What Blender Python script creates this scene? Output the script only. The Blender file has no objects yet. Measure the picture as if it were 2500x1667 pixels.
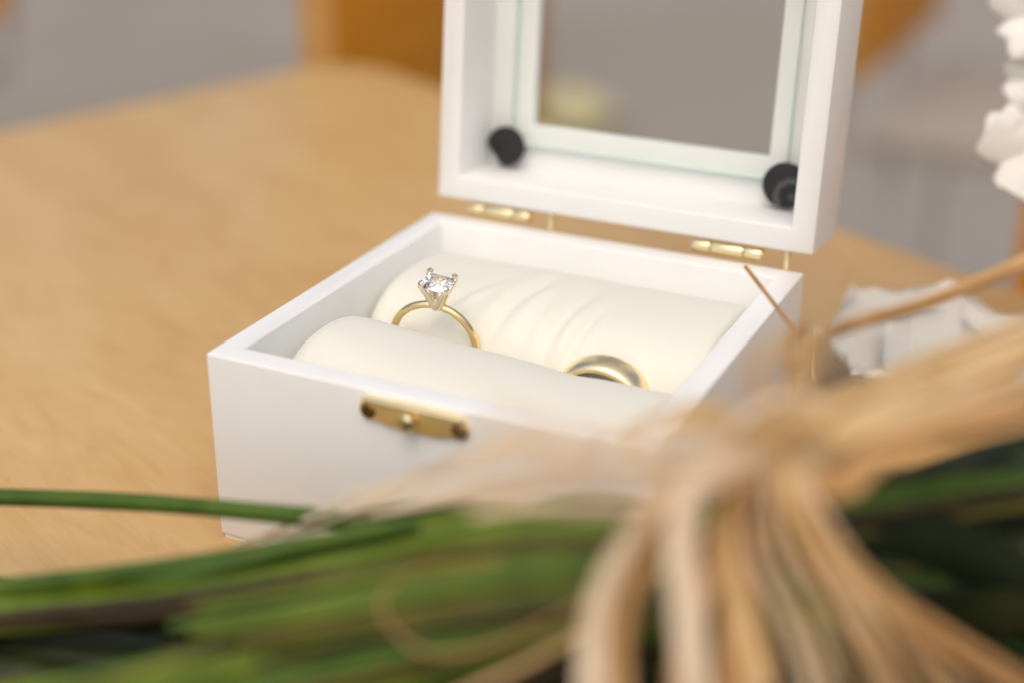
import bpy, bmesh, math, random
from mathutils import Vector, Matrix, noise
random.seed(7)
S = bpy.context.scene
COL = S.collection
PI = math.pi
V = Vector

# ------------------------------------------------------------------ camera
F_PX = 3674.4
CAM = V((0.18062, -0.23048, 0.17513))
ROT = Matrix(((0.90193078, -0.17959369, 0.39276835),
              (0.43185806, 0.36574309, -0.82445777),
              (0.0044151, 0.91322401, 0.40743393)))
cd = bpy.data.cameras.new('camera')
cam = bpy.data.objects.new('camera', cd)
COL.objects.link(cam)
cam.matrix_world = Matrix.Translation(CAM) @ ROT.to_4x4()
cd.sensor_width = 36.0
cd.lens = F_PX / 2500 * 36
cd.clip_start = 0.01
cd.clip_end = 500
cd.dof.use_dof = True
cd.dof.focus_distance = 0.334
cd.dof.aperture_fstop = 4.4
cd.dof.aperture_blades = 0
S.camera = cam

# ------------------------------------------------------------------ world, sun, exposure
SUN_EL, SUN_AZ = math.radians(60), math.radians(168)      # azimuth: compass style, 0 = +Y, clockwise
w = bpy.data.worlds.new('World'); S.world = w; w.use_nodes = True
nt = w.node_tree
sky = nt.nodes.new('ShaderNodeTexSky'); sky.sky_type = 'NISHITA'
sky.sun_disc = False
sky.sun_elevation = SUN_EL; sky.sun_rotation = SUN_AZ
sky.air_density = 1.0; sky.dust_density = 6.5; sky.ozone_density = 0.0; sky.altitude = 0
bg = nt.nodes['Background']; bg.inputs[1].default_value = 0.15
nt.links.new(sky.outputs[0], bg.inputs[0])
sd = bpy.data.lights.new('sun', 'SUN'); sun = bpy.data.objects.new('sun', sd); COL.objects.link(sun)
sd.energy = 0.5; sd.angle = math.radians(120); sd.color = (1.0, 0.97, 0.86)
sdir = V((math.sin(SUN_AZ) * math.cos(SUN_EL), math.cos(SUN_AZ) * math.cos(SUN_EL), math.sin(SUN_EL)))
sun.rotation_euler = sdir.to_track_quat('Z', 'Y').to_euler()
sun.location = (0, 0, 3)
S.view_settings.view_transform = 'Standard'; S.view_settings.look = 'None'
S.view_settings.exposure = -0.05; S.view_settings.gamma = 1
S.cycles.max_bounces = 14; S.cycles.transmission_bounces = 12; S.cycles.transparent_max_bounces = 12
S.cycles.glossy_bounces = 8; S.cycles.diffuse_bounces = 5
S.cycles.use_denoising = True

def PT(px, py, d):
    """point seen at picture spot (px, py) of a 2352-wide print, d metres into the scene"""
    k = 2500 / 2352
    c = V(((px * k - 1250) / F_PX * d, -(py * k - 833.5) / F_PX * d, -d))
    return CAM + ROT @ c

# ------------------------------------------------------------------ helpers
def tag(o, label=None, cat=None, group=None, kind=None):
    if label: o['label'] = label
    if cat: o['category'] = cat
    if group: o['group'] = group
    if kind: o['kind'] = kind
    return o
def empty(name, loc=(0, 0, 0), rz=0):
    o = bpy.data.objects.new(name, None); COL.objects.link(o)
    o.empty_display_size = 0.01
    o.location = loc; o.rotation_euler = (0, 0, rz)
    return o
def finish(name, bm, m, parent=None, smooth=True, ang=35):
    me = bpy.data.meshes.new(name); bm.normal_update(); bm.to_mesh(me); bm.free()
    me.materials.append(m) if not isinstance(m, (list, tuple)) else [me.materials.append(x) for x in m]
    if smooth:
        me.polygons.foreach_set('use_smooth', [True] * len(me.polygons))
        try: me.set_sharp_from_angle(angle=math.radians(ang))
        except Exception: pass
    o = bpy.data.objects.new(name, me); COL.objects.link(o)
    if parent:
        o.parent = parent
        # geometry is given in world space: keep it there
        o.matrix_parent_inverse = world_inv(parent)
    return o
def world_inv(p):
    m = Matrix.Identity(4)
    chain = []
    while p:
        chain.append(p); p = p.parent
    for q in reversed(chain):
        m = m @ q.matrix_parent_inverse @ q.matrix_basis
    return m.inverted()
def mesh_from(verts, faces):
    bm = bmesh.new()
    vs = [bm.verts.new(v) for v in verts]
    for f in faces:
        try: bm.faces.new([vs[i] for i in f])
        except ValueError: pass
    return bm
def box(bm, a, b, M=None):
    vs = [V((x, y, z)) for x in (a[0], b[0]) for y in (a[1], b[1]) for z in (a[2], b[2])]
    if M is not None: vs = [M @ v for v in vs]
    v = [bm.verts.new(q) for q in vs]
    for f in ((0, 1, 3, 2), (4, 6, 7, 5), (0, 4, 5, 1), (2, 3, 7, 6), (0, 2, 6, 4), (1, 5, 7, 3)):
        bm.faces.new([v[i] for i in f])
    return v
def bevel(bm, r, seg=2, ang=30):
    bmesh.ops.recalc_face_normals(bm, faces=bm.faces)
    es = [e for e in bm.edges if len(e.link_faces) == 2 and e.calc_face_angle(0) > math.radians(ang)]
    bmesh.ops.bevel(bm, geom=es, offset=r, segments=seg, profile=0.5, affect='EDGES')
    return bm
def prism(pts, t, M, bev=0, seg=2):
    """polygon in local (x, y) extruded along local z by t, mapped through M"""
    bm = bmesh.new()
    lo = [bm.verts.new(V((x, y, 0))) for x, y in pts]; hi = [bm.verts.new(V((x, y, t))) for x, y in pts]
    bm.faces.new(lo[::-1]); bm.faces.new(hi)
    n = len(pts)
    for i in range(n): bm.faces.new([lo[i], lo[(i + 1) % n], hi[(i + 1) % n], hi[i]])
    if bev: bevel(bm, bev, seg, 40)
    bm.transform(M)
    bmesh.ops.recalc_face_normals(bm, faces=bm.faces)
    return bm
def cyl(bm, a, b, r, n=24, r2=None, caps=True):
    a, b = V(a), V(b); r2 = r if r2 is None else r2
    q = (b - a).to_track_quat('Z', 'Y')
    L0 = [bm.verts.new(a + q @ V((r * math.cos(2 * PI * i / n), r * math.sin(2 * PI * i / n), 0))) for i in range(n)]
    L1 = [bm.verts.new(b + q @ V((r2 * math.cos(2 * PI * i / n), r2 * math.sin(2 * PI * i / n), 0))) for i in range(n)]
    for i in range(n): bm.faces.new([L0[i], L0[(i + 1) % n], L1[(i + 1) % n], L1[i]])
    if caps: bm.faces.new(L0[::-1]); bm.faces.new(L1)
def spline(pts, n):
    """Catmull-Rom through points, n samples a span; works on tuples of any length"""
    P = [tuple(p) for p in pts]; out = []
    for i in range(len(P) - 1):
        p0 = P[max(i - 1, 0)]; p1 = P[i]; p2 = P[i + 1]; p3 = P[min(i + 2, len(P) - 1)]
        for k in range(n):
            t = k / n
            out.append(tuple(0.5 * (2 * b + (c - a) * t + (2 * a - 5 * b + 4 * c - d) * t * t + (3 * b - a - 3 * c + d) * t ** 3)
                             for a, b, c, d in zip(p0, p1, p2, p3)))
    out.append(P[-1]); return out
def sweep(pts, prof, up=V((0, 0, 1)), twist=None, closed=False):
    """prof(i, s) -> list of 2-D points; sweeps it along pts"""
    P = [V(p) for p in pts]; n = len(P); vs = []; fs = []; m = None
    side = None
    for i, p in enumerate(P):
        t = (P[min(i + 1, n - 1)] - P[max(i - 1, 0)])
        t = t.normalized() if t.length > 1e-9 else V((1, 0, 0))
        if side is None:
            side = t.cross(up)
            if side.length < 1e-4: side = t.cross(V((1, 0, 0)))
        side = (side - t * side.dot(t)).normalized()
        nb = side.cross(t).normalized()
        a = twist(i / (n - 1)) if twist else 0
        s2 = side * math.cos(a) + nb * math.sin(a); n2 = -side * math.sin(a) + nb * math.cos(a)
        pr = prof(i / (n - 1)); m = len(pr)
        for x, y in pr: vs.append(p + s2 * x + n2 * y)
    for i in range(n - 1):
        for k in range(m):
            fs.append((i * m + k, i * m + (k + 1) % m, (i + 1) * m + (k + 1) % m, (i + 1) * m + k))
    fs.append(tuple(range(m))[::-1]); fs.append(tuple((n - 1) * m + k for k in range(m)))
    bm = mesh_from(vs, fs); bmesh.ops.recalc_face_normals(bm, faces=bm.faces); return bm

# ------------------------------------------------------------------ materials
def mat(name, col, rough=0.5, metal=0.0, **kw):
    m = bpy.data.materials.new(name); m.use_nodes = True
    b = m.node_tree.nodes['Principled BSDF']
    b.inputs['Base Color'].default_value = (*col, 1); b.inputs['Roughness'].default_value = rough
    b.inputs['Metallic'].default_value = metal
    for k, v in kw.items(): b.inputs[k.replace('_', ' ')].default_value = v
    return m
def N(m, t, **kw):
    n = m.node_tree.nodes.new(t)
    for k, v in kw.items(): setattr(n, k, v)
    return n
def L(m, a, b): m.node_tree.links.new(a, b)
def coords(m, scale=(1, 1, 1), rot=(0, 0, 0)):
    tc = N(m, 'ShaderNodeTexCoord'); mp = N(m, 'ShaderNodeMapping')
    mp.inputs['Scale'].default_value = scale; mp.inputs['Rotation'].default_value = rot
    L(m, tc.outputs['Object'], mp.inputs[0]); return mp.outputs[0]
def noise_tex(m, vec, scale, detail=4, rough=0.5, dist=0):
    n = N(m, 'ShaderNodeTexNoise'); n.inputs['Scale'].default_value = scale; n.inputs['Detail'].default_value = detail
    n.inputs['Roughness'].default_value = rough; n.inputs['Distortion'].default_value = dist
    L(m, vec, n.inputs['Vector']); return n.outputs[0]
def ramp(m, fac, stops):
    r = N(m, 'ShaderNodeValToRGB'); e = r.color_ramp.elements
    while len(e) < len(stops): e.new(0.5)
    for k, (p, c) in zip(e, stops): k.position = p; k.color = (*c, 1)
    L(m, fac, r.inputs[0]); return r.outputs[0]
def mix(m, fac, a, b, mode='MIX'):
    n = N(m, 'ShaderNodeMix', data_type='RGBA', blend_type=mode)
    for s, v in ((n.inputs[0], fac), (n.inputs[6], a), (n.inputs[7], b)):
        if isinstance(v, (int, float)): s.default_value = v
        elif isinstance(v, tuple): s.default_value = (*v, 1)
        else: L(m, v, s)
    return n.outputs[2]
def bump(m, h, strength=0.3, dist=0.001, prev=None):
    b = N(m, 'ShaderNodeBump'); b.inputs['Strength'].default_value = strength; b.inputs['Distance'].default_value = dist
    L(m, h, b.inputs['Height'])
    if prev is not None: L(m, prev, b.inputs['Normal'])
    return b.outputs[0]
def base(m, out): L(m, out, m.node_tree.nodes['Principled BSDF'].inputs['Base Color'])
def nrm(m, out): L(m, out, m.node_tree.nodes['Principled BSDF'].inputs['Normal'])

# white painted wood
white = mat('white_paint', (0.8, 0.79, 0.78), 0.5)
v = coords(white)
base(white, ramp(white, noise_tex(white, v, 60, 5), [(0.3, (0.79, 0.805, 0.795)), (0.7, (0.82, 0.835, 0.825))]))
vg = coords(white, (30, 400, 400))
h1 = bump(white, noise_tex(white, vg, 3, 4), 0.10, 0.0004)
nrm(white, bump(white, noise_tex(white, v, 1500, 2), 0.12, 0.00012, h1))

fabric = mat('ivory_satin', (0.80, 0.745, 0.655), 0.6, Sheen_Weight=0.25)
v = coords(fabric)
wv = N(fabric, 'ShaderNodeTexWave', wave_type='BANDS', bands_direction='X'); wv.inputs['Scale'].default_value = 900
wv.inputs['Distortion'].default_value = 1.5; wv.inputs['Detail'].default_value = 1
L(fabric, v, wv.inputs['Vector'])
wv2 = N(fabric, 'ShaderNodeTexWave', wave_type='BANDS', bands_direction='Y'); wv2.inputs['Scale'].default_value = 700
L(fabric, v, wv2.inputs['Vector'])
h1 = bump(fabric, noise_tex(fabric, v, 120, 3), 0.15, 0.0008)
h2 = bump(fabric, wv.outputs['Fac'], 0.25, 0.00015, h1)
nrm(fabric, bump(fabric, wv2.outputs['Fac'], 0.10, 0.0001, h2))
base(fabric, ramp(fabric, noise_tex(fabric, v, 40, 3), [(0.3, (0.74, 0.735, 0.645)), (0.7, (0.765, 0.755, 0.665))]))

def metal(name, col, rough, bs=0.0):
    m = mat(name, col, rough, 1.0)
    v = coords(m)
    if bs: nrm(m, bump(m, noise_tex(m, v, 900, 3), bs, 0.0002))
    return m
gold = metal('yellow_gold', (0.98, 0.74, 0.38), 0.2)
gold_band = metal('polished_band_gold', (1.0, 0.82, 0.50), 0.30)
white_gold = metal('pale_gold_prongs', (0.95, 0.85, 0.68), 0.2)
brass = metal('thin_brass', (1.0, 0.80, 0.38), 0.6, 0.25)
brass_lip = metal('top_lit_lip_brass', (0.96, 0.86, 0.56), 0.5, 0.1)  # paler than the plate: light from above put into the lip colour
brass_dark = metal('hollow_shade_brass', (0.30, 0.17, 0.05), 0.42, 0.3)  # dark brown paints the shade inside the hollow screw holes
brass_pale = metal('pale_hinge_brass', (0.90, 0.80, 0.52), 0.3, 0.1)
diamond = mat('diamond', (1, 1, 1), 0.0, 0.0, IOR=2.3, Transmission_Weight=1.0)

pad = mat('black_rubber', (0.012, 0.012, 0.013), 0.65)
v = coords(pad)
nrm(pad, bump(pad, noise_tex(pad, v, 700, 4), 0.4, 0.0004))

pad_marked = mat('scuffed_black_rubber', (0.012, 0.012, 0.013), 0.6)
v = coords(pad_marked)
nz_ = N(pad_marked, 'ShaderNodeTexNoise'); nz_.inputs['Scale'].default_value = 350; L(pad_marked, v, nz_.inputs['Vector'])
vm = N(pad_marked, 'ShaderNodeVectorMath', operation='MULTIPLY_ADD'); vm.inputs[1].default_value = (0.0016, 0.0016, 0); L(pad_marked, nz_.outputs['Color'], vm.inputs[0]); L(pad_marked, v, vm.inputs[2])
vd = N(pad_marked, 'ShaderNodeVectorMath', operation='DISTANCE'); L(pad_marked, vm.outputs[0], vd.inputs[0]); vd.inputs[1].default_value = (0.0030, -0.0018, 0.0016)
ms = N(pad_marked, 'ShaderNodeMath', operation='MULTIPLY'); ms.inputs[1].default_value = 130; L(pad_marked, vd.outputs['Value'], ms.inputs[0])
k_ = ramp(pad_marked, ms.outputs[0], [(0.06, (0, 0, 0)), (0.13, (0.8, 0.8, 0.8)), (0.20, (0.7, 0.7, 0.7)), (0.27, (0, 0, 0)), (0.46, (0, 0, 0)), (0.54, (0.8, 0.8, 0.8)), (0.62, (0.6, 0.6, 0.6)), (0.70, (0, 0, 0))])
base(pad_marked, mix(pad_marked, k_, (0.013, 0.013, 0.015), (0.10, 0.10, 0.11)))
nrm(pad_marked, bump(pad_marked, noise_tex(pad_marked, v, 700, 4), 0.4, 0.0004))

# clear glass: fresnel mix of transparent and glossy, green ground edge
glass = bpy.data.materials.new('clear_pane'); glass.use_nodes = True
g = glass.node_tree; g.nodes.remove(g.nodes['Principled BSDF'])
tr = N(glass, 'ShaderNodeBsdfTransparent'); tr.inputs[0].default_value = (0.99, 0.998, 0.993, 1)
gl = N(glass, 'ShaderNodeBsdfGlossy'); gl.inputs['Roughness'].default_value = 0.0
fr = N(glass, 'ShaderNodeFresnel'); fr.inputs[0].default_value = 1.45
geo = N(glass, 'ShaderNodeNewGeometry'); inv = N(glass, 'ShaderNodeMath', operation='SUBTRACT'); inv.inputs[0].default_value = 1.0
L(glass, geo.outputs['Backfacing'], inv.inputs[1])
fm = N(glass, 'ShaderNodeMath', operation='MULTIPLY'); L(glass, fr.outputs[0], fm.inputs[0]); L(glass, inv.outputs[0], fm.inputs[1])
mx = N(glass, 'ShaderNodeMixShader'); L(glass, fm.outputs[0], mx.inputs[0]); L(glass, tr.outputs[0], mx.inputs[1]); L(glass, gl.outputs[0], mx.inputs[2])
df = N(glass, 'ShaderNodeBsdfDiffuse'); df.inputs[0].default_value = (0.8, 0.8, 0.78, 1)
vg = coords(glass)
dust = ramp(glass, noise_tex(glass, vg, 420, 5, 0.7), [(0.70, (0, 0, 0)), (0.80, (0.35, 0.35, 0.35))])
dn = N(glass, 'ShaderNodeMixShader'); L(glass, dust, dn.inputs[0]); L(glass, mx.outputs[0], dn.inputs[1]); L(glass, df.outputs[0], dn.inputs[2])
L(glass, dn.outputs[0], g.nodes['Material Output'].inputs[0])
glass_edge = mat('green_glass_edge', (0.55, 0.72, 0.64), 0.25, 0.0)

# table wood, grain runs along the far edge of the top
E1 = V((0.894, -0.447, 0)).normalized(); GA = math.atan2(E1.y, E1.x)
wood = mat('pale_maple_top', (0.6, 0.37, 0.16), 0.42)
v = coords(wood, (1, 1, 1), (0, 0, -GA))
def stretched(m, vec, s):
    mp = N(m, 'ShaderNodeMapping'); mp.inputs['Scale'].default_value = s; L(m, vec, mp.inputs[0]); return mp.outputs[0]
big = noise_tex(wood, stretched(wood, v, (6, 22, 10)), 1.0, 4, 0.55, 0.8)
fine = noise_tex(wood, stretched(wood, v, (60, 900, 60)), 1.0, 5, 0.6)
med = noise_tex(wood, stretched(wood, v, (35, 130, 40)), 1.0, 5, 0.6, 1.2)
c = ramp(wood, big, [(0.30, (0.55, 0.32, 0.11)), (0.50, (0.61, 0.395, 0.155)), (0.72, (0.66, 0.465, 0.21))])
c = mix(wood, 0.35, c, ramp(wood, med, [(0.30, (0.51, 0.275, 0.09)), (0.50, (0.63, 0.40, 0.165)), (0.70, (0.70, 0.48, 0.235))]))
c = mix(wood, ramp(wood, fine, [(0.55, (0, 0, 0)), (0.75, (0.25, 0.25, 0.25))]), c, (0.45, 0.22, 0.07))
sc = noise_tex(wood, stretched(wood, v, (25, 700, 25)), 1.0, 2, 0.5, 3.0)
c = mix(wood, ramp(wood, sc, [(0.68, (0, 0, 0)), (0.71, (0.35, 0.35, 0.35)), (0.74, (0, 0, 0))]), c, (0.30, 0.13, 0.04))
base(wood, c)
nrm(wood, bump(wood, fine, 0.12, 0.0003))

chair_wood = mat('orange_varnished_plywood', (0.5, 0.17, 0.015), 0.5, Specular_IOR_Level=0.15)
seat_pad = mat('grey_brown_seat_cloth', (0.34, 0.30, 0.26), 0.9)
v = coords(chair_wood, (3, 3, 30))
base(chair_wood, ramp(chair_wood, noise_tex(chair_wood, v, 2.0, 4), [(0.3, (0.58, 0.21, 0.008)), (0.7, (0.68, 0.27, 0.013))]))
chair_edge = mat('pale_plywood_edge', (0.50, 0.26, 0.075), 0.5)
v = coords(chair_edge, (3, 3, 200)); base(chair_edge, ramp(chair_edge, noise_tex(chair_edge, v, 2, 2), [(0.3, (0.44, 0.22, 0.055)), (0.7, (0.55, 0.30, 0.09))]))
steel = mat('grey_painted_steel', (0.42, 0.38, 0.34), 0.6)
paving = mat('grey_brown_paving', (0.26, 0.22, 0.18), 0.8)
v = coords(paving)
c = ramp(paving, noise_tex(paving, v, 0.9, 3, 0.5, 0.4), [(0.32, (0.27, 0.232, 0.185)), (0.52, (0.315, 0.285, 0.242)), (0.70, (0.355, 0.335, 0.315))])
base(paving, mix(paving, 0.3, c, ramp(paving, noise_tex(paving, v, 60, 5), [(0.3, (0.12, 0.10, 0.08)), (0.7, (0.34, 0.30, 0.26))])))
nrm(paving, bump(paving, noise_tex(paving, v, 200, 4), 0.4, 0.004))
dry = mat('pale_glow_leaf', (0.60, 0.50, 0.16), 0.7)
v = coords(dry); base(dry, ramp(dry, noise_tex(dry, v, 30, 3), [(0.3, (0.45, 0.39, 0.20)), (0.7, (0.55, 0.50, 0.28))]))

def plant(name, lo, mid, hi, rough=0.5):
    m = mat(name, mid, 0.45, Specular_IOR_Level=0.3)
    v = coords(m)
    base(m, ramp(m, noise_tex(m, v, 45, 4, 0.6, 1.0), [(0.30, lo), (0.52, mid), (0.75, hi)]))
    nrm(m, bump(m, noise_tex(m, stretched(m, v, (60, 60, 60)), 10, 3), 0.25, 0.0005))
    return m
GREENS = [plant('mid_green_stem', (0.032, 0.07, 0.006), (0.058, 0.112, 0.010), (0.10, 0.165, 0.02)),
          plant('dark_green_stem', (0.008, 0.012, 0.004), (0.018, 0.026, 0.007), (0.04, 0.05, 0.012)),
          plant('olive_stem', (0.06, 0.055, 0.008), (0.10, 0.085, 0.012), (0.15, 0.125, 0.02)),
          plant('bright_green_stem', (0.06, 0.10, 0.005), (0.10, 0.15, 0.008), (0.15, 0.20, 0.02)),
          plant('brown_stem', (0.02, 0.013, 0.005), (0.05, 0.033, 0.012), (0.10, 0.068, 0.026)),
          plant('blue_green_leaf', (0.012, 0.02, 0.010), (0.020, 0.032, 0.016), (0.028, 0.042, 0.02)),
          plant('painted_shade_bed_stem', (0.004, 0.006, 0.003), (0.008, 0.011, 0.004), (0.016, 0.018, 0.006))]  # last entry: shade between the stems put into a near-black colour
def raffia_mat(name, lo, mid, hi):
    m = bpy.data.materials.new(name); m.use_nodes = True
    b = m.node_tree.nodes['Principled BSDF']; b.inputs['Roughness'].default_value = 0.55
    v = coords(m)
    c = ramp(m, noise_tex(m, v, 55, 4, 0.6, 1.0), [(0.30, lo), (0.50, mid), (0.72, hi)])
    L(m, c, b.inputs['Base Color'])
    nrm(m, bump(m, noise_tex(m, v, 500, 3), 0.3, 0.0004))
    t = N(m, 'ShaderNodeBsdfTranslucent'); L(m, c, t.inputs[0])
    x = N(m, 'ShaderNodeMixShader'); x.inputs[0].default_value = 0.38
    L(m, b.outputs[0], x.inputs[1]); L(m, t.outputs[0], x.inputs[2]); L(m, x.outputs[0], m.node_tree.nodes['Material Output'].inputs[0])
    return m
RAF = [raffia_mat('tan_raffia', (0.58, 0.38, 0.16), (0.80, 0.59, 0.29), (0.90, 0.72, 0.43)),
       raffia_mat('pale_raffia', (0.80, 0.65, 0.45), (0.92, 0.80, 0.61), (0.95, 0.87, 0.72)),
       raffia_mat('ochre_raffia', (0.42, 0.22, 0.075), (0.62, 0.37, 0.15), (0.72, 0.48, 0.23))]
petal_m = bpy.data.materials.new('white_petal'); petal_m.use_nodes = True
b = petal_m.node_tree.nodes['Principled BSDF']; b.inputs['Roughness'].default_value = 0.55
v = coords(petal_m)
c = ramp(petal_m, noise_tex(petal_m, v, 60, 3), [(0.3, (0.88, 0.87, 0.83)), (0.7, (0.93, 0.92, 0.89))])
L(petal_m, c, b.inputs['Base Color'])
t = N(petal_m, 'ShaderNodeBsdfTranslucent'); L(petal_m, c, t.inputs[0])
x = N(petal_m, 'ShaderNodeMixShader'); x.inputs[0].default_value = 0.22
L(petal_m, b.outputs[0], x.inputs[1]); L(petal_m, t.outputs[0], x.inputs[2]); L(petal_m, x.outputs[0], petal_m.node_tree.nodes['Material Output'].inputs[0])
sepal_m = plant('flower_heart', (0.35, 0.28, 0.05), (0.5, 0.42, 0.1), (0.6, 0.5, 0.18))

# ------------------------------------------------------------------ ground
bm = bmesh.new(); bmesh.ops.create_grid(bm, x_segments=8, y_segments=8, size=60)
for q in bm.verts: q.co.z = -0.73
tag(finish('ground', bm, paving), 'grey brown paving far below the table, out of focus', kind='structure')

# ------------------------------------------------------------------ table
def make_table():
    root = empty('wooden_table', (0.12, -0.02, -0.73))
    tag(root, 'pale tan wooden table with rounded corner carrying the white ring box', 'table')
    C0 = V((-0.2067, 0.4003, 0)); e2 = V((-0.342, -0.94, 0)).normalized()
    A = C0 + E1 * 0.95; B = C0 + e2 * 0.95; D = A + e2 * 0.95
    cs = [C0, A, D, B]; pts = []
    for i, c in enumerate(cs):
        p = (cs[i - 1] - c).normalized(); n = (cs[(i + 1) % 4] - c).normalized(); r = 0.03
        half = math.acos(p.dot(n)) / 2; dist = r / math.tan(half)
        cen = c + (p + n).normalized() * (r / math.sin(half))
        a = c + p * dist - cen; bq = c + n * dist - cen
        for k in range(9):
            q = a.lerp(bq, k / 8); q = q.normalized() * r; pts.append(((cen + q).x, (cen + q).y))
    bm = prism(pts, 0.028, Matrix.Translation((0, 0, -0.028)), 0.003, 3)
    finish('tabletop', bm, wood, root)
    for i, c in enumerate(cs):
        p = (cs[i - 1] - c).normalized(); n = (cs[(i + 1) % 4] - c).normalized(); q = c + (p + n) * 0.09
        bm = bmesh.new(); cyl(bm, (q.x, q.y, -0.73), (q.x, q.y, -0.0285), 0.016, 24, 0.024)
        finish('leg', bm, wood, root)
    bm = bmesh.new()
    for i in range(4):
        c, d = cs[i], cs[(i + 1) % 4]
        m = sum(cs, V()) / 4
        a = c.lerp(m, 0.16); b2 = d.lerp(m, 0.16); u = (b2 - a).normalized(); nn = V((-u.y, u.x, 0)) * 0.009
        M = Matrix(((u.x, nn.x, 0, a.x), (u.y, nn.y, 0, a.y), (0, 0, 1, 0), (0, 0, 0, 1)))
        box(bm, (0.03, -1, -0.09), ((b2 - a).length - 0.03, 1, -0.0285), M)
    finish('apron', bm, wood, root, smooth=False)
make_table()

# ------------------------------------------------------------------ ring box
W, D, H, T = 0.10, 0.0998, 0.0447, 0.0058
rb = empty('ring_box', (0.05, 0.05, 0)); tag(rb, 'open white wooden ring box with glass lid, ivory cushions and brass fittings', 'ring box')
def panel(name, a, b2, bev=0.0005):
    bm = bmesh.new(); box(bm, a, b2); bevel(bm, bev, 3); return finish(name, bm, white, rb)
# carcass: four mitred walls as one rim, so that no joint line shows where the paint covers it
def frame_bm(x0, y0, x1, y1, t, z0, z1, M=None, bev=0.0005):
    o = [(x0, y0), (x1, y0), (x1, y1), (x0, y1)]; i = [(x0 + t, y0 + t), (x1 - t, y0 + t), (x1 - t, y1 - t), (x0 + t, y1 - t)]
    bm = bmesh.new()
    r = [[bm.verts.new(V((*p, z))) for p in q] for z in (z0, z1) for q in (o, i)]
    for k in range(4):
        n = (k + 1) % 4
        bm.faces.new([r[0][k], r[0][n], r[2][n], r[2][k]]); bm.faces.new([r[1][n], r[1][k], r[3][k], r[3][n]])
        bm.faces.new([r[2][k], r[2][n], r[3][n], r[3][k]]); bm.faces.new([r[0][n], r[0][k], r[1][k], r[1][n]])
    bevel(bm, bev, 3)
    if M is not None: bm.transform(M)
    bmesh.ops.recalc_face_normals(bm, faces=bm.faces)
    return bm
finish('box_wall', frame_bm(0, 0, W, D, T, 0.0012, H), white, rb)
bm = bmesh.new(); box(bm, (0.0006, 0.0006, 0), (W - 0.0006, D - 0.0006, 0.0035)); finish('box_bottom', bm, white, rb, smooth=False)

def cushion(name, xa, xb, yc, zc, a, b2, n, reL, reR, crest, wrinkles):
    NU, NV = 220, 96; vs = []; fs = []
    for i in range(NU + 1):
        u = i / NU; u = 0.5 - 0.5 * math.cos(PI * u) * (0.35 + 0.65 * abs(math.cos(PI * u)) ** 0.0) if False else u
        # denser rings toward the ends
        u = u + 0.09 * math.sin(2 * PI * u) * -1
        x = xa + (xb - xa) * u
        e = min(1, (x - xa) / reL); s = (max(0, 1 - (1 - e) ** 2.3)) ** (1 / 2.3)
        e = min(1, (xb - x) / reR); s *= (max(0, 1 - (1 - e) ** 2.3)) ** (1 / 2.3)
        s = max(s, 0.02)
        for k in range(NV):
            t = 2 * PI * k / NV; c, q = math.cos(t), math.sin(t)
            yy = a * math.copysign(abs(c) ** (2 / n), c); zz = b2 * math.copysign(abs(q) ** (2 / n), q)
            g = 1.0
            top = max(0, q)
            dz = crest(x) * top ** 1.5
            for (wx, slope, amp, sg, y0, ys) in wrinkles:
                cx = wx + slope * (yy + (0.1 * (yy - y0)) )
                dd = (x - cx) / sg
                dz += amp * math.exp(-dd * dd) * math.exp(-((yy - y0) / ys) ** 2) * top ** 0.5
            dz += 0.00035 * noise.noise(V((x * 60, yy * 60, zz * 40 + yc * 77))) * top
            vs.append(V((x, yc + yy * (0.25 + 0.75 * s), zc + (zz + dz) * s)))
    for i in range(NU):
        for k in range(NV): fs.append((i * NV + k, i * NV + (k + 1) % NV, (i + 1) * NV + (k + 1) % NV, (i + 1) * NV + k))
    fs.append(tuple(range(NV))); fs.append(tuple(NU * NV + k for k in range(NV))[::-1])
    bm = mesh_from(vs, fs); bmesh.ops.recalc_face_normals(bm, faces=bm.faces)
    return finish(name, bm, fabric, rb, ang=80)
gs = lambda x, m, s: math.exp(-((x - m) / s) ** 2)
cushion('cushion_roll', 0.0061, 0.0944, 0.0262, 0.0215, 0.0201, 0.0198, 2.45, 0.010, 0.004,
        lambda x: 0.0024 * gs(x, 0.016, 0.013) + 0.0005 * gs(x, 0.03, 0.02) - 0.0014 / (1 + math.exp(-(x - 0.062) / 0.006)), [(0.065, 0.2, -0.0006, 0.006, 0.012, 0.008)])
cushion('cushion_roll', 0.0058, 0.0944, 0.0696, 0.0223, 0.0242, 0.0200, 2.6, 0.008, 0.004,
        lambda x: 0.0006, [(0.0415, 0.15, 0.0008, 0.0028, -0.010, 0.015), (0.0452, 0.18, -0.0011, 0.0020, -0.008, 0.018), (0.0500, 0.22, 0.0011, 0.0028, -0.010, 0.018),
                           (0.0550, 0.12, 0.0009, 0.0020, -0.014, 0.013), (0.0582, 0.14, -0.0011, 0.0018, -0.016, 0.012), (0.0618, 0.16, 0.0010, 0.0018, -0.016, 0.012),
                           (0.0650, 0.18, -0.0011, 0.0012, -0.018, 0.010), (0.0355, 0.5, -0.0006, 0.0026, -0.014, 0.012), (0.0385, 0.5, 0.0008, 0.0018, -0.014, 0.011)])

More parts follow.
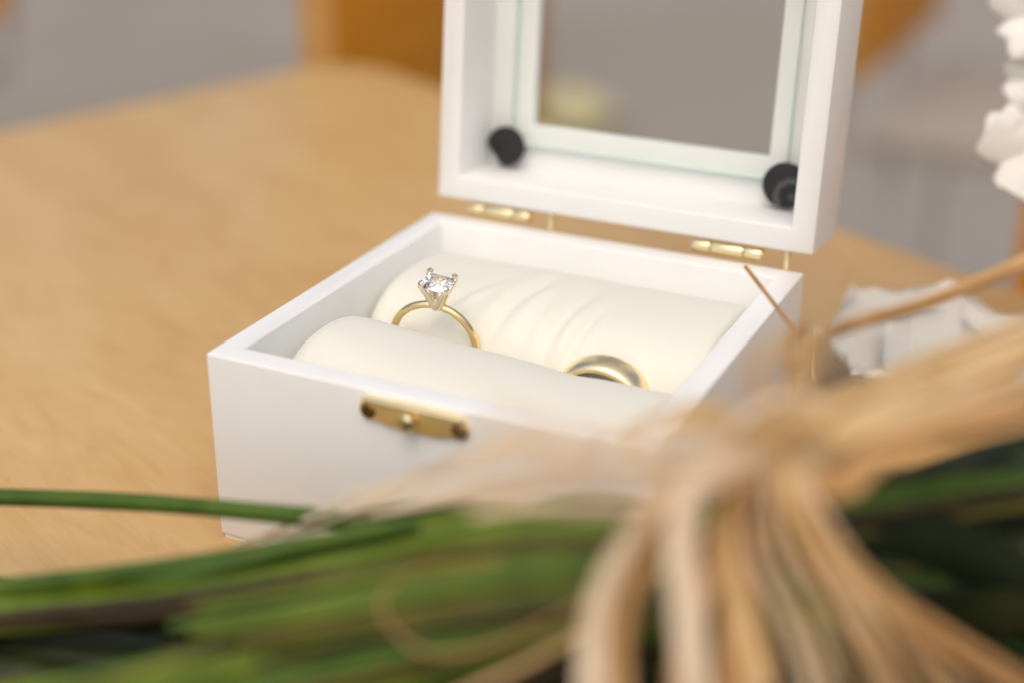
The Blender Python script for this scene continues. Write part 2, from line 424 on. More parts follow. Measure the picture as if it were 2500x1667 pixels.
# clasp plate on the front
def Mface(x, y, z):   # local x -> +x, local y -> +z, local z -> -y
    return Matrix(((1, 0, 0, x), (0, 0, -1, y), (0, 1, 0, z), (0, 0, 0, 1)))
ol = [(0, 3.3), (0.9, 5.3), (1.7, 5.75), (12.2, 5.9), (22.8, 5.75), (23.6, 5.3), (24.6, 3.3), (23.7, 1.4), (22.0, 0.75), (20.4, 0.9),
      (18.2, 0.2), (12.2, 0.0), (6.2, 0.2), (4.2, 0.9), (2.6, 0.75), (0.9, 1.4)]
bm = prism([(x * 1e-3, z * 1e-3) for x, z in ol], 0.0010, Mface(0.0375, -0.00005, 0.0378), 0.0003, 2)
clasp = finish('clasp_plate', bm, brass, rb)
bm = bmesh.new(); box(bm, (0.0388, -0.0022, 0.0431), (0.0612, -0.0008, 0.0438)); bevel(bm, 0.0003, 3); finish('folded_lip', bm, brass_lip, clasp)
for sx in (0.0396, 0.0600):
    bm = bmesh.new(); cyl(bm, (sx, -0.0009, 0.0405), (sx, -0.00135, 0.0405), 0.0019, 24, 0.0014)
    box(bm, (sx - 0.0012, -0.0016, 0.0403), (sx + 0.0012, -0.0013, 0.0407)); finish('screw', bm, brass_dark, clasp)
bm = bmesh.new()
prof = [(0.0000, 0.0012), (0.0006, 0.0011), (0.0014, 0.0010), (0.0019, 0.0014), (0.0024, 0.00155), (0.0029, 0.0013), (0.0031, 0.0007), (0.0032, 0.0001)]
n = 24; rows = []
for dpt, r in prof: rows.append([bm.verts.new(V((0.0494 + 1.2 * r * math.cos(2 * PI * i / n), -0.0009 - dpt, 0.0408 + 1.2 * r * math.sin(2 * PI * i / n)))) for i in range(n)])
for a_, b_ in zip(rows, rows[1:]):
    for i in range(n): bm.faces.new([a_[i], a_[(i + 1) % n], b_[(i + 1) % n], b_[i]])
bm.faces.new(rows[-1]); bmesh.ops.recalc_face_normals(bm, faces=bm.faces)
finish('catch_knob', bm, brass_pale, clasp)

# lid: local x across, y up the rim plane, z away from the viewer
TH = 0.0964; LO = V((0.0017, D - 0.0002, H + 0.0047)); ct, st = math.cos(TH), math.sin(TH)
ML = Matrix(((1, 0, 0, LO.x), (0, st, ct, LO.y), (0, ct, -st, LO.z), (0, 0, 0, 1)))
LD, GI, WM, GM = 0.0222, 0.0186, 0.0183, 0.0128
lid = finish('lid', frame_bm(0, 0, W, D, T, 0, LD - 0.0001, ML), white, rb)
finish('window_frame', frame_bm(T - 0.0004, T - 0.0004, W - T + 0.0004, D - T + 0.0004, WM - T, GI, LD - 0.0004, ML, 0.0004), white, lid)
bm = bmesh.new(); box(bm, (GM, GM, GI - 0.0021), (W - GM, D - GM, GI - 0.0001)); bm.transform(ML)
bmesh.ops.recalc_face_normals(bm, faces=bm.faces); bm.normal_update()
nz = (ML.to_3x3() @ V((0, 0, 1))).normalized()
for f in bm.faces: f.material_index = 0 if abs(f.normal.dot(nz)) > 0.9 else 1
pane = finish('glass_pane', bm, [glass, glass_edge], lid, smooth=False)
def disc(cx, cy, r, cut=None, rot=0, m=pad):
    pts = []
    for k in range(40):
        a = 2 * PI * k / 40; x, y = r * math.cos(a), r * math.sin(a)
        if cut:
            d = x * cut[0] + y * cut[1]
            if d > cut[2]: x -= (d - cut[2]) * cut[0]; y -= (d - cut[2]) * cut[1]
        pts.append((x, y))
    bm = prism(pts, 0.0016, Matrix.Identity(4), 0.0003, 2)
    o = finish('rubber_disc', bm, m)
    o.parent = lid; o.matrix_parent_inverse = world_inv(lid)
    o.matrix_basis = ML @ Matrix.Translation((cx, cy, GI - 0.0038)) @ Matrix.Rotation(rot, 4, 'Z')
disc(0.0117, 0.0120, 0.0053, (-0.77, -0.64, 0.0040)); disc(W - 0.0124, 0.0122, 0.0056, None, 0, pad_marked)
disc(0.0117, D - 0.0120, 0.0053, None, 1.0); disc(W - 0.0122, D - 0.0120, 0.0053, None, 3.0)

# hinges
for hx in (0.0100, 0.0716):
    hg = empty('hinge', (hx, D + 0.002, H)); hg.parent = rb; hg.matrix_parent_inverse = world_inv(rb)
    yb, zb = D + 0.0020, H + 0.0021
    for a_, b_ in ((0.0, 0.0044), (0.0047, 0.0128), (0.0131, 0.0174)):
        bm = bmesh.new(); cyl(bm, (hx + a_, yb, zb), (hx + b_, yb, zb), 0.00160, 24); bevel(bm, 0.00018, 2, 60)
        finish('knuckle', bm, brass_pale, hg)
    bm = bmesh.new(); cyl(bm, (hx - 0.0003, yb, zb), (hx + 0.0178, yb, zb), 0.0007, 16); finish('hinge_pin', bm, brass, hg)
    bm = bmesh.new(); box(bm, (hx, D + 0.0002, zb - 0.0095), (hx + 0.0174, D + 0.0009, H - 0.0006)); finish('hinge_leaf', bm, brass, hg)
    bm = bmesh.new(); box(bm, (hx, D + 0.0034, zb + 0.0018), (hx + 0.0174, D + 0.0120, zb + 0.0024)); finish('hinge_leaf', bm, brass, hg)
    bm = bmesh.new(); box(bm, (hx + 0.0232, D + 0.0004, H - 0.006), (hx + 0.0244, D + 0.0016, H + 0.0052)); bevel(bm, 0.0002, 2); finish('stop_bar', bm, brass_pale, hg)

# ------------------------------------------------------------------ engagement ring
def ring_matrix(c, tilt, yaw):
    return Matrix.Translation(c) @ Matrix.Rotation(yaw, 4, 'Z') @ Matrix.Rotation(tilt, 4, 'X')
def torus_bm(R0, prof, n=160):
    """prof: closed list of (radial offset, axial); ring lies in local x-z plane, axis y"""
    bm = bmesh.new(); rows = []
    for i in range(n):
        a = 2 * PI * i / n
        pr = prof(a)
        rows.append([bm.verts.new(V(((R0 + r) * math.cos(a), y, (R0 + r) * math.sin(a)))) for r, y in pr])
    m = len(rows[0])
    for i in range(n):
        for k in range(m): bm.faces.new([rows[i][k], rows[i][(k + 1) % m], rows[(i + 1) % n][(k + 1) % m], rows[(i + 1) % n][k]])
    bmesh.ops.recalc_face_normals(bm, faces=bm.faces); return bm
MR = ring_matrix((0.0293, 0.046, 0.0345), 0.0, 0.135) @ Matrix.Rotation(0.17, 4, 'X')
er = empty('engagement_ring', (0.0292, 0.046, 0.0245)); tag(er, 'thin yellow gold ring with a four prong clear solitaire stone between the cushions', 'ring')
def shank(a):
    k = 1.0 + 0.30 * (0.5 - 0.5 * math.sin(a))        # slimmer toward the head
    return [(0.00085 * k * math.cos(t), 0.00095 * k * math.sin(t)) for t in [2 * PI * j / 20 for j in range(20)]]
bm = torus_bm(0.0100, shank); bm.transform(MR); finish('band', bm, gold, er, ang=80)
# head: four V prongs from a common base, corners of a square
HB, HT, A_ = 0.0096, 0.0172, 0.00305
rows_prongs = [(-1, -1), (1, -1), (1, 1), (-1, 1)]
MH = MR @ Matrix.Rotation(0.13, 4, 'Y')
for sx, sy in rows_prongs:
    dg = V((sx, sy, 0)).normalized()
    pts = [dg * 0.0004 + V((0, 0, HB)), dg * 0.0013 + V((0, 0, HB + 0.0013)), dg * 0.0026 + V((0, 0, HB + 0.0038)),
           dg * 0.00405 + V((0, 0, HB + 0.0061)), dg * 0.00435 + V((0, 0, HT - 0.0009)), dg * 0.00425 + V((0, 0, HT - 0.0002)), dg * 0.0036 + V((0, 0, HT + 0.00005))]
    pts = spline(pts, 5)
    def pr(s, dg=dg):
        wd = 0.00125 * (1 - s) + 0.00052 * s ; th = 0.00075 * (1 - s) + 0.00042 * s
        if s < 0.1: wd *= 0.7 + 3 * s
        return [(wd * math.copysign(abs(math.cos(t)) ** 0.7, math.cos(t)), th * math.copysign(abs(math.sin(t)) ** 0.7, math.sin(t))) for t in [2 * PI * j / 14 for j in range(14)]]
    bm = sweep(pts, pr, up=dg); bm.transform(MH); finish('prong', bm, white_gold, er, ang=60)
bm = bmesh.new(); cyl(bm, (0, 0, HB - 0.0006), (0, 0, HB + 0.0016), 0.0010, 20, 0.0015); bevel(bm, 0.0002, 2, 60); bm.transform(MH); finish('head_base', bm, white_gold, er)
# round brilliant
def brilliant(r, zt):
    bm = bmesh.new(); G = zt - 0.0009
    tb = [V((0.56 * r * math.cos(2 * PI * (i + .5) / 8), 0.56 * r * math.sin(2 * PI * (i + .5) / 8), zt)) for i in range(8)]
    st_ = [V((0.80 * r * math.cos(2 * PI * i / 8), 0.80 * r * math.sin(2 * PI * i / 8), zt - 0.0004)) for i in range(8)]
    gu = [V((r * math.cos(2 * PI * i / 16), r * math.sin(2 * PI * i / 16), G)) for i in range(16)]
    gd = [q - V((0, 0, 0.00012)) for q in gu]
    lo = [V((0.30 * r * math.cos(2 * PI * (i + .5) / 8), 0.30 * r * math.sin(2 * PI * (i + .5) / 8), G - 0.70 * r * 0.88)) for i in range(8)]
    cu = V((0, 0, G - 0.86 * r))
    for q in tb + st_ + gu + gd + lo:
        a = math.atan2(q.y, q.x) + PI / 4 * 0; f = (abs(math.cos(a)) ** 4 + abs(math.sin(a)) ** 4) ** -0.25
        q.x *= f; q.y *= f
    tv = [bm.verts.new(q) for q in tb]; sv = [bm.verts.new(q) for q in st_]; gv = [bm.verts.new(q) for q in gu]; hv = [bm.verts.new(q) for q in gd]
    lv = [bm.verts.new(q) for q in lo]; cv = bm.verts.new(cu)
    bm.faces.new(tv)
    for i in range(8):
        n_ = (i + 1) % 8
        bm.faces.new([tv[i - 1], sv[i], tv[i]])
        bm.faces.new([sv[i], gv[2 * i], gv[(2 * i + 1) % 16]]); bm.faces.new([sv[i], gv[(2 * i - 1) % 16], gv[2 * i]])
        bm.faces.new([tv[i], sv[i], gv[2 * i + 1]]); bm.faces.new([tv[i], gv[2 * i + 1], sv[n_]])
        bm.faces.new([hv[2 * i + 1], hv[2 * i], lv[i]]); bm.faces.new([hv[(2 * i + 2) % 16], hv[2 * i + 1], lv[i]])
        bm.faces.new([hv[2 * i], lv[i - 1], cv, lv[i]])
    for i in range(16): bm.faces.new([gv[i], hv[i], hv[(i + 1) % 16], gv[(i + 1) % 16]])
    bmesh.ops.recalc_face_normals(bm, faces=bm.faces); return bm
bm = brilliant(0.00335, HT - 0.0001); bm.transform(MH); finish('stone', bm, diamond, er, smooth=False)

# ------------------------------------------------------------------ wedding band
MB = ring_matrix((0.0712, 0.0468, 0.0274), 0.12, 0.0)
wb = empty('wedding_band', (0.0706, 0.0468, 0.0158)); tag(wb, 'wide domed plain gold band half sunk between the cushions on the right', 'ring')
def bandprof(a):
    w2, th = 0.0034, 0.0021
    out = []
    for j in range(25):
        t = -PI / 2 + PI * j / 24
        out.append((th * max(math.cos(t), 0) ** 0.62 * 0.85 + 0.00015, w2 * math.sin(t)))
    for j in range(1, 12):
        t = PI / 2 - PI * j / 12
        out.append((-0.00035 * math.cos(t), w2 * math.sin(t)))
    return out
bm = torus_bm(0.0098, bandprof, 200); bm.transform(MB); finish('band', bm, gold_band, wb, ang=75)

# ------------------------------------------------------------------ chairs
def make_chair(loc, rz, label):
    """solid plywood back and seat on steel legs; local +y is the back"""
    root = empty('plywood_chair', loc, rz); tag(root, label, 'chair', 'orange plywood chairs round the table')
    Mw = Matrix.Translation(loc) @ Matrix.Rotation(rz, 4, 'Z')
    def put(name, bm, m):
        bm.transform(Mw); return finish(name, bm, m, root)
    bm = bmesh.new(); box(bm, (-0.20, 0.178, 0.50), (0.20, 0.199, 0.865)); bevel(bm, 0.003, 2)
    bm.normal_update()
    for f in bm.faces: f.material_index = 0 if abs(f.normal.y) > 0.7 else 1
    put('backrest', bm, [chair_wood, chair_edge])
    bm = bmesh.new(); box(bm, (-0.20, -0.20, 0.425), (0.20, 0.17, 0.45)); bevel(bm, 0.004, 2)
    bm.normal_update()
    put('seat', bm, seat_pad)
    for sx in (-1, 1):
        for sy in (-1, 1):
            bm = bmesh.new(); top = (sx * 0.15, sy * 0.14, 0.4245)
            cyl(bm, (sx * 0.17, sy * 0.17 - 0.01, 0), top, 0.0045, 16); put('leg', bm, steel)
        bm = bmesh.new()
        pts = spline([V((sx * 0.15, 0.14, 0.418)), V((sx * 0.15, 0.20, 0.425)), V((sx * 0.15, 0.208, 0.50)), V((sx * 0.15, 0.208, 0.72))], 6)
        put('back_post', sweep(pts, lambda s: [(0.008 * math.cos(t), 0.008 * math.sin(t)) for t in [2 * PI * j / 12 for j in range(12)]], up=V((1, 0, 0))), steel)
    return root
# first chair: the board's near end at the table corner, the board running away to the far right
def chair_from_board(near, far, side, label):
    u = (far - near); u.z = 0; u.normalize()
    # board spans local x -0.2..0.2 at y 0.188
    x_ax = u * side; rz = math.atan2(x_ax.y, x_ax.x)
    mid = near + u * 0.20
    yv = V((-x_ax.y, x_ax.x, 0))
    c = mid - yv * 0.188
    return make_chair((c.x, c.y, -0.73), rz, label)
chair_from_board(V((-0.262, 0.452, 0)), V((-0.316, 0.846, 0)), 1, 'orange brown plywood chair back standing directly behind the far table corner')
qa = PT(1950, 190, 1.62); qb = PT(2160, 15, 1.98)
chair_from_board(qa, qb, 1, 'out of focus orange brown chair back far behind the right side of the glass lid')
qa = PT(20, 50, 1.9); qb = PT(-280, 30, 2.15)
chair_from_board(qa, qb, -1, 'brown blurred chair back at the top left beyond the table')
chair_from_board(V((0.108, 0.503, 0)), V((0.46, 0.43, 0)), 1, 'orange chair back at the right edge behind the white flower')

# leaf shape added on the ground for the pale glow in the lid window
def glow_leaf(p, s, rz, label):
    bm = bmesh.new(); n = 12; vs = []
    for i in range(n + 1):
        t = i / n; wd = 0.42 * s * math.sin(PI * t) ** 0.8 + 0.002
        for k in (-1, 0, 1): vs.append(V((k * wd, (t - 0.5) * s * 1.3, -0.73 + 0.012 + 0.02 * abs(k) + 0.01 * math.sin(7 * t))))
    vs = [Matrix.Rotation(rz, 4, 'Z') @ q + V((p[0], p[1], 0)) for q in vs]
    fs = [(i * 3 + k, i * 3 + k + 1, i * 3 + k + 4, i * 3 + k + 3) for i in range(n) for k in (0, 1)]
    o = finish('glow_leaf', mesh_from(vs, fs), dry); tag(o, label, 'leaf', 'leaf shapes added on the paving'); return o
q = PT(1318, 285, 1.0); dr = q - CAM; q = CAM + dr * ((-0.73 - CAM.z) / dr.z)
glow_leaf(q, 0.25, 0.5, 'large pale yellow leaf shape added on the paving for the glow in the lid glass')

# ------------------------------------------------------------------ bouquet
bq_loc = (0.10, -0.055, 0.0)
bq = empty('bouquet', bq_loc); tag(bq, 'bouquet of green stems tied with a raffia bow lying in front of the ring box', 'bouquet')
def D3(l): return [PT(*q) for q in l]
def tube(name, pts, r0, r1, m, parent, seg=10, wob=0.0, lab=None, flat=1.0):
    P = spline([tuple(q) for q in pts], seg)
    sd_ = random.random() * 100
    def pr(s):
        r = r0 + (r1 - r0) * s; r *= 1 + 0.18 * wob * noise.noise(V((s * 9, sd_, 0)))
        return [(r * math.cos(t), r * flat * math.sin(t)) for t in [2 * PI * j / 14 for j in range(14)]]
    o = finish(name, sweep(P, pr), m, parent, ang=70)
    if lab: o['label'] = lab
    return o
G_mid, G_dark, G_olive, G_bright, G_brown, G_blue, G_bed = GREENS
ST = [  # (points as picture spot + depth, radius start, end, material)
 ([(-160, 1136, .305), (300, 1152, .292), (700, 1186, .275), (950, 1222, .262), (1300, 1290, .248), (1750, 1330, .238)], .0017, .0020, G_mid),
 ([(-200, 1400, .272), (300, 1352, .264), (760, 1265, .257), (1130, 1215, .250), (1400, 1195, .246), (1720, 1235, .240)], .0042, .0030, G_mid),
 ([(-200, 1440, .270), (250, 1400, .262), (700, 1330, .253), (1050, 1240, .248), (1300, 1200, .245), (1700, 1180, .240), (1850, 1180, .240)], .0030, .0030, G_bright),
 ([(-200, 1420, .268), (380, 1385, .258), (800, 1325, .250), (1200, 1280, .247), (1500, 1270, .240), (2000, 1200, .240), (2500, 1130, .250)], .0026, .0020, G_brown),
 ([(-200, 1450, .275), (500, 1400, .265), (900, 1350, .260), (1250, 1305, .256), (1500, 1290, .248), (2000, 1330, .250), (2500, 1340, .256)], .0022, .0026, G_brown),
 ([(-200, 1620, .262), (200, 1560, .258), (600, 1475, .252), (1000, 1385, .247), (1350, 1330, .243), (1800, 1290, .240), (2000, 1290, .245)], .0032, .0030, G_olive),
 ([(-150, 1700, .245), (250, 1640, .243), (650, 1520, .240), (900, 1470, .238), (1300, 1390, .234), (1750, 1360, .230), (1900, 1370, .234)], .0036, .0030, G_bright),
 ([(100, 1760, .240), (600, 1640, .236), (1000, 1520, .234), (1350, 1440, .232), (1700, 1410, .230), (1900, 1430, .234)], .0036, .0034, G_mid),
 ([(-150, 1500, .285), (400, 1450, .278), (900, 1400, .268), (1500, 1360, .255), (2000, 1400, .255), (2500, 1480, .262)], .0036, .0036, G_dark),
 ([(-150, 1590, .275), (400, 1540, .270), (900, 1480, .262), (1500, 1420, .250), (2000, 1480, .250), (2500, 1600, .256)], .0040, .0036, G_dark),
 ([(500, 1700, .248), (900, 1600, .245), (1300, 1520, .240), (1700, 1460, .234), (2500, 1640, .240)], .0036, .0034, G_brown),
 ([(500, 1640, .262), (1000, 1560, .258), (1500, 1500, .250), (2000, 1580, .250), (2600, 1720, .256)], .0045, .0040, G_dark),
 ([(1300, 1420, .262), (1700, 1280, .255), (2000, 1160, .252), (2300, 1060, .255), (2600, 980, .262)], .0036, .0036, G_dark),  # right-hand stems use dark green in place of shadow falling on them
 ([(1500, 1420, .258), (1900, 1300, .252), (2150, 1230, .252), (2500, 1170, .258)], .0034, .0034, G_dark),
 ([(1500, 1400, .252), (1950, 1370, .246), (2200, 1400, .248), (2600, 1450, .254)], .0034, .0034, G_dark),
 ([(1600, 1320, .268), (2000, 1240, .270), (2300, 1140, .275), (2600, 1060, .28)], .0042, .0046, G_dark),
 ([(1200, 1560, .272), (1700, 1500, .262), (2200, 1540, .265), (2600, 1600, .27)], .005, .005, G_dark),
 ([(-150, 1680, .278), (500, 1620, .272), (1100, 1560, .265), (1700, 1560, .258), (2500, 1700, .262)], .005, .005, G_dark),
]
top_p = [(-150, 1395), (300, 1350), (760, 1270), (1130, 1215), (1560, 1205)]
bot_p = [(-150, 1740), (300, 1650), (900, 1530), (1300, 1460), (1600, 1420)]
for k in range(34):
    t = random.random() ** 0.8; pts = []
    st0 = 3 if 0.10 < t < 0.6 and random.random() < 0.9 else 0
    for i in range(st0, 5):
        (ax, ay), (bx, by) = top_p[i], bot_p[i]; tt = t + 0.05 * math.sin(k * 3.3 + i * 1.7)
        pts.append((ax + (bx - ax) * tt, ay + (by - ay) * tt, (0.268, 0.262, 0.253, 0.244, 0.238)[i] - 0.022 * t - 0.002))
    if st0: x0 = random.uniform(380, 1000); pts.insert(0, (x0, pts[0][1] + 60 + 0.16 * (1130 - x0) * 0.5, pts[0][2] + 0.006))
    rr = random.uniform(0.0005, 0.0013)
    tube('stem', D3(pts), rr, rr * 1.1, random.choice((G_mid, G_mid, G_bright, G_olive, G_bright, G_brown)), bq, wob=0.5)
for k in range(26):
    y0 = random.uniform(1090, 1420); y1 = y0 + random.uniform(-60, 40) - (60 if y0 < 1250 else -20)
    rr = random.uniform(0.0007, 0.0016)
    tube('stem', D3([(1780, 1250 + 0.4 * (y0 - 1250), .242), (2050, (y0 + y1) / 2 + 20, .243), (2500, y1, .25)]), rr, rr, random.choice((G_dark, G_mid, G_mid, G_olive, G_blue)), bq, wob=0.5)
tube('stem', D3([(980, 1222, .250), (1150, 1200, .246), (1320, 1188, .243)]), .0030, .0031, G_bright, bq, wob=0.4)
tube('stem', D3([(1322, 1190, .243), (1380, 1188, .242), (1440, 1190, .241)]), .0031, .0027, G_brown, bq, wob=0.4)
stems = []
for k, (pts, r0, r1, m) in enumerate(ST):
    P = D3(pts)
    if r0 < 0.0022:
        tube('stem', P, r0, r1, m, bq, wob=0.7); continue
    n = 4 if r0 < 0.0036 else 5
    for j in range(n):
        a = 2 * PI * j / n + k; sp = max(r0, r1) * 0.62
        Q = []
        for i, p in enumerate(P):
            aa = a + 0.5 * i; up = ROT @ V((0, 1, 0)); fw = ROT @ V((0, 0, 1))
            Q.append(p + up * sp * math.sin(aa) * random.uniform(0.7, 1.3) + fw * sp * math.cos(aa))
        f = random.uniform(0.34, 0.50)
        alt = m if random.random() < 0.75 else {G_mid: G_bright, G_bright: G_mid, G_olive: G_brown, G_brown: G_olive, G_dark: G_mid}.get(m, m)
        if m is G_dark and random.random() < 0.75: alt = G_dark
        o = tube('stem', Q, r0 * f, r1 * f, alt, bq, wob=1.0)
        # a node or two along the stem

# a deeper bed of stems resting on the table closes the gaps; its near-black colour paints their shade
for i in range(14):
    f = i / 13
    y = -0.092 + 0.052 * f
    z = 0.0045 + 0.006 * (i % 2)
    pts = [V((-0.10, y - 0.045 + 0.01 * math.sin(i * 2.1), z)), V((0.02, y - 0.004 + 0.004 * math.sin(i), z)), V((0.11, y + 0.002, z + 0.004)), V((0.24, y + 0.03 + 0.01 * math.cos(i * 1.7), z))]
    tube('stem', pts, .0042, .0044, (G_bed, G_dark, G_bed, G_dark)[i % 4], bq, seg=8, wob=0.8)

def leaf(name, spine, width, m, parent, fold=0.25, n=28, across=None):
    P = [V(q) for q in spline([tuple(q) for q in spine], n // (len(spine) - 1) + 1)]; k = len(P); vs = []
    for i, p_ in enumerate(P):
        t = (P[min(i + 1, k - 1)] - P[max(i - 1, 0)]).normalized()
        s = (across - t * across.dot(t)).normalized() if across is not None else t.cross(V((0, 0, 1))).normalized()
        nn = s.cross(t).normalized(); u = i / (k - 1)
        wd = width * (math.sin(PI * min(1, u * 0.96 + 0.03)) ** 0.75)
        for a in (-1, -0.5, 0, 0.5, 1): vs.append(p_ + s * wd * a + nn * (fold * wd * abs(a) + 0.03 * wd * math.sin(i * 0.9 + a * 2)))
    fs = [(i * 5 + a, i * 5 + a + 1, i * 5 + a + 6, i * 5 + a + 5) for i in range(k - 1) for a in range(4)]
    bm = mesh_from(vs, fs); bmesh.ops.recalc_face_normals(bm, faces=bm.faces)
    bmesh.ops.solidify(bm, geom=bm.faces[:], thickness=0.0003)
    return finish(name, bm, m, parent, ang=80)
leaf('leaf', D3([(1900, 1300, .243), (2080, 1280, .240), (2250, 1330, .242), (2500, 1420, .25)]), 0.009, G_blue, bq, across=V((0.3, -0.2, 0.8)))
leaf('leaf', D3([(-120, 1400, .268), (150, 1388, .262), (400, 1375, .258), (640, 1335, .255)]), 0.0042, G_bright, bq, across=V((0, -0.4, 0.9)))
leaf('leaf', D3([(2000, 1500, .245), (2200, 1450, .240), (2450, 1430, .245)]), 0.008, G_dark, bq, across=V((0.1, -0.3, 0.9)))
leaf('leaf', D3([(780, 1190, .268), (1000, 1180, .262), (1250, 1185, .256), (1420, 1180, .25)]), 0.0032, G_mid, bq, across=V((0, -0.5, 0.8)))

# raffia
knot_c = PT(1790, 1040, .213)
def knot_mesh():
    bm = bmesh.new(); bmesh.ops.create_uvsphere(bm, u_segments=32, v_segments=20, radius=1)
    for q in bm.verts:
        d_ = q.co.normalized()
        r = 1 + 0.16 * noise.noise(d_ * 2.3) + 0.06 * math.sin(14 * d_.z + 4 * d_.x)
        q.co = V((d_.x * 0.007 * r, d_.y * 0.006 * r, d_.z * 0.006 * r)) + knot_c
    return bm
knot = finish('raffia_bow', knot_mesh(), RAF[0], bq, ang=80)
def strand(pts, w0, w1, m=0, tw=1.2, th=0.00035, name='strand'):
    P = spline([tuple(q) for q in D3(pts)], 9); ph = random.random() * 3
    def pr(s):
        ww = (w0 + (w1 - w0) * s) / 2
        return [(ww * math.cos(t), th * math.sin(t) + 0.22 * ww * math.cos(t) ** 2) for t in [2 * PI * j / 12 for j in range(12)]]
    return finish(name, sweep(P, pr, up=ROT @ V((0, 1, 0)), twist=lambda s: PI / 2 + ph * 0.25 - 0.3 + tw * 0.4 * math.sin(3 * s + ph)), RAF[m], knot, ang=70)
def bunch(pts, n, spread, w, mats, back=0.0, wig=0.5):
    """n thin strands along one guide, parting from each other towards its end"""
    L_ = len(pts) - 1; n = max(2, round(n * 0.72))
    for k in range(n):
        ox, od = random.uniform(-1, 1), random.uniform(-1, 1); ph = random.uniform(0, 6.3); q = []
        for i, (x, y, d) in enumerate(pts):
            u = i / L_; a, b_ = pts[max(i - 1, 0)], pts[min(i + 1, L_)]
            tx, ty = b_[0] - a[0], b_[1] - a[1]; l = math.hypot(tx, ty); nx, ny = -ty / l, tx / l
            o = spread[0] + (spread[1] - spread[0]) * u ** 0.8
            off = o * (ox + wig * 0.35 * math.sin(ph + 3.1 * u))
            q.append((x + nx * off, y + ny * off, d + 0.005 * od * (0.3 + u) + back))
        if random.random() < 0.3: q = q[:-1] + [(q[-1][0] * 0.6 + q[-2][0] * 0.4, q[-1][1] * 0.6 + q[-2][1] * 0.4, q[-1][2])]
        ww = random.uniform(*w)
        strand(q, ww, ww * random.uniform(0.55, 1.0), random.choice(mats))
T0, T1, T2 = 0, 1, 2
# hanging tails
bunch([(1740, 1050, .212), (1570, 1120, .206), (1440, 1260, .202), (1360, 1430, .199), (1350, 1690, .195)], 4, (22, 44), (.0012, .0023), (T1, T0, T1))
bunch([(1750, 1050, .212), (1600, 1130, .209), (1500, 1280, .206), (1450, 1450, .204), (1460, 1700, .20)], 4, (24, 46), (.0012, .0024), (T0, T2, T0))
bunch([(1770, 1040, .210), (1620, 1090, .205), (1560, 1220, .201), (1565, 1400, .198), (1590, 1700, .195)], 4, (20, 40), (.0014, .0025), (T1, T1, T0))
bunch([(1780, 1040, .214), (1680, 1120, .210), (1650, 1260, .207), (1690, 1440, .205), (1760, 1700, .201)], 3, (24, 46), (.0012, .0022), (T0, T2, T0))
bunch([(1785, 1045, .212), (1740, 1140, .207), (1750, 1280, .204), (1830, 1450, .201), (1900, 1700, .198)], 5, (24, 56), (.0012, .0023), (T0, T1, T0))
bunch([(1790, 1045, .211), (1790, 1140, .207), (1850, 1280, .203), (1950, 1440, .201), (2060, 1700, .199)], 5, (24, 56), (.0012, .0023), (T0, T1, T0, T2))
bunch([(1795, 1045, .213), (1830, 1140, .209), (1930, 1290, .206), (2060, 1440, .204), (2230, 1700, .203)], 4, (22, 50), (.0012, .0021), (T0, T0, T2))
bunch([(1800, 1045, .216), (1860, 1180, .214), (2000, 1350, .212), (2170, 1470, .212), (2420, 1620, .212)], 6, (14, 30), (.0014, .0026), (T0, T2))
bunch([(1770, 1060, .218), (1700, 1200, .217), (1680, 1340, .216), (1700, 1500, .215), (1720, 1700, .213)], 2, (40, 70), (.0012, .0021), (T2, T0))
bunch([(1790, 1060, .219), (1810, 1200, .218), (1900, 1360, .217), (2000, 1500, .216), (2080, 1700, .214)], 2, (30, 60), (.0012, .0021), (T2, T0))
# right hand loops and ends
bunch([(1800, 1040, .214), (1900, 1000, .214), (2050, 940, .218), (2200, 890, .226), (2420, 800, .236)], 9, (20, 52), (.0016, .0030), (T0, T0, T1))
bunch([(1800, 1050, .213), (1920, 1050, .213), (2080, 1000, .217), (2250, 945, .224), (2480, 890, .234)], 9, (20, 44), (.0016, .0030), (T0, T2, T0))
bunch([(1805, 1060, .212), (1890, 1110, .209), (1945, 1110, .208), (2010, 1050, .210), (2150, 985, .215), (2330, 935, .222), (2500, 870, .23)], 6, (12, 24), (.0014, .0026), (T2, T0))
bunch([(1790, 1020, .216), (1880, 930, .220), (2020, 870, .226), (2200, 800, .236), (2450, 720, .25)], 5, (14, 40), (.0012, .0022), (T0, T1))
bunch([(1790, 1000, .212), (1730, 880, .208), (1760, 800, .206), (1830, 800, .206), (1850, 900, .208), (1815, 1000, .212)], 3, (8, 26), (.0008, .0016), (T1, T0))
bunch([(1720, 1120, .214), (1760, 1040, .208), (1830, 990, .206), (1900, 1000, .208)], 7, (30, 40), (.0014, .0024), (T0, T1))
bunch([(1650, 1140, .214), (1700, 1010, .206), (1790, 950, .205), (1880, 960, .21)], 6, (30, 40), (.0014, .0022), (T0, T1))
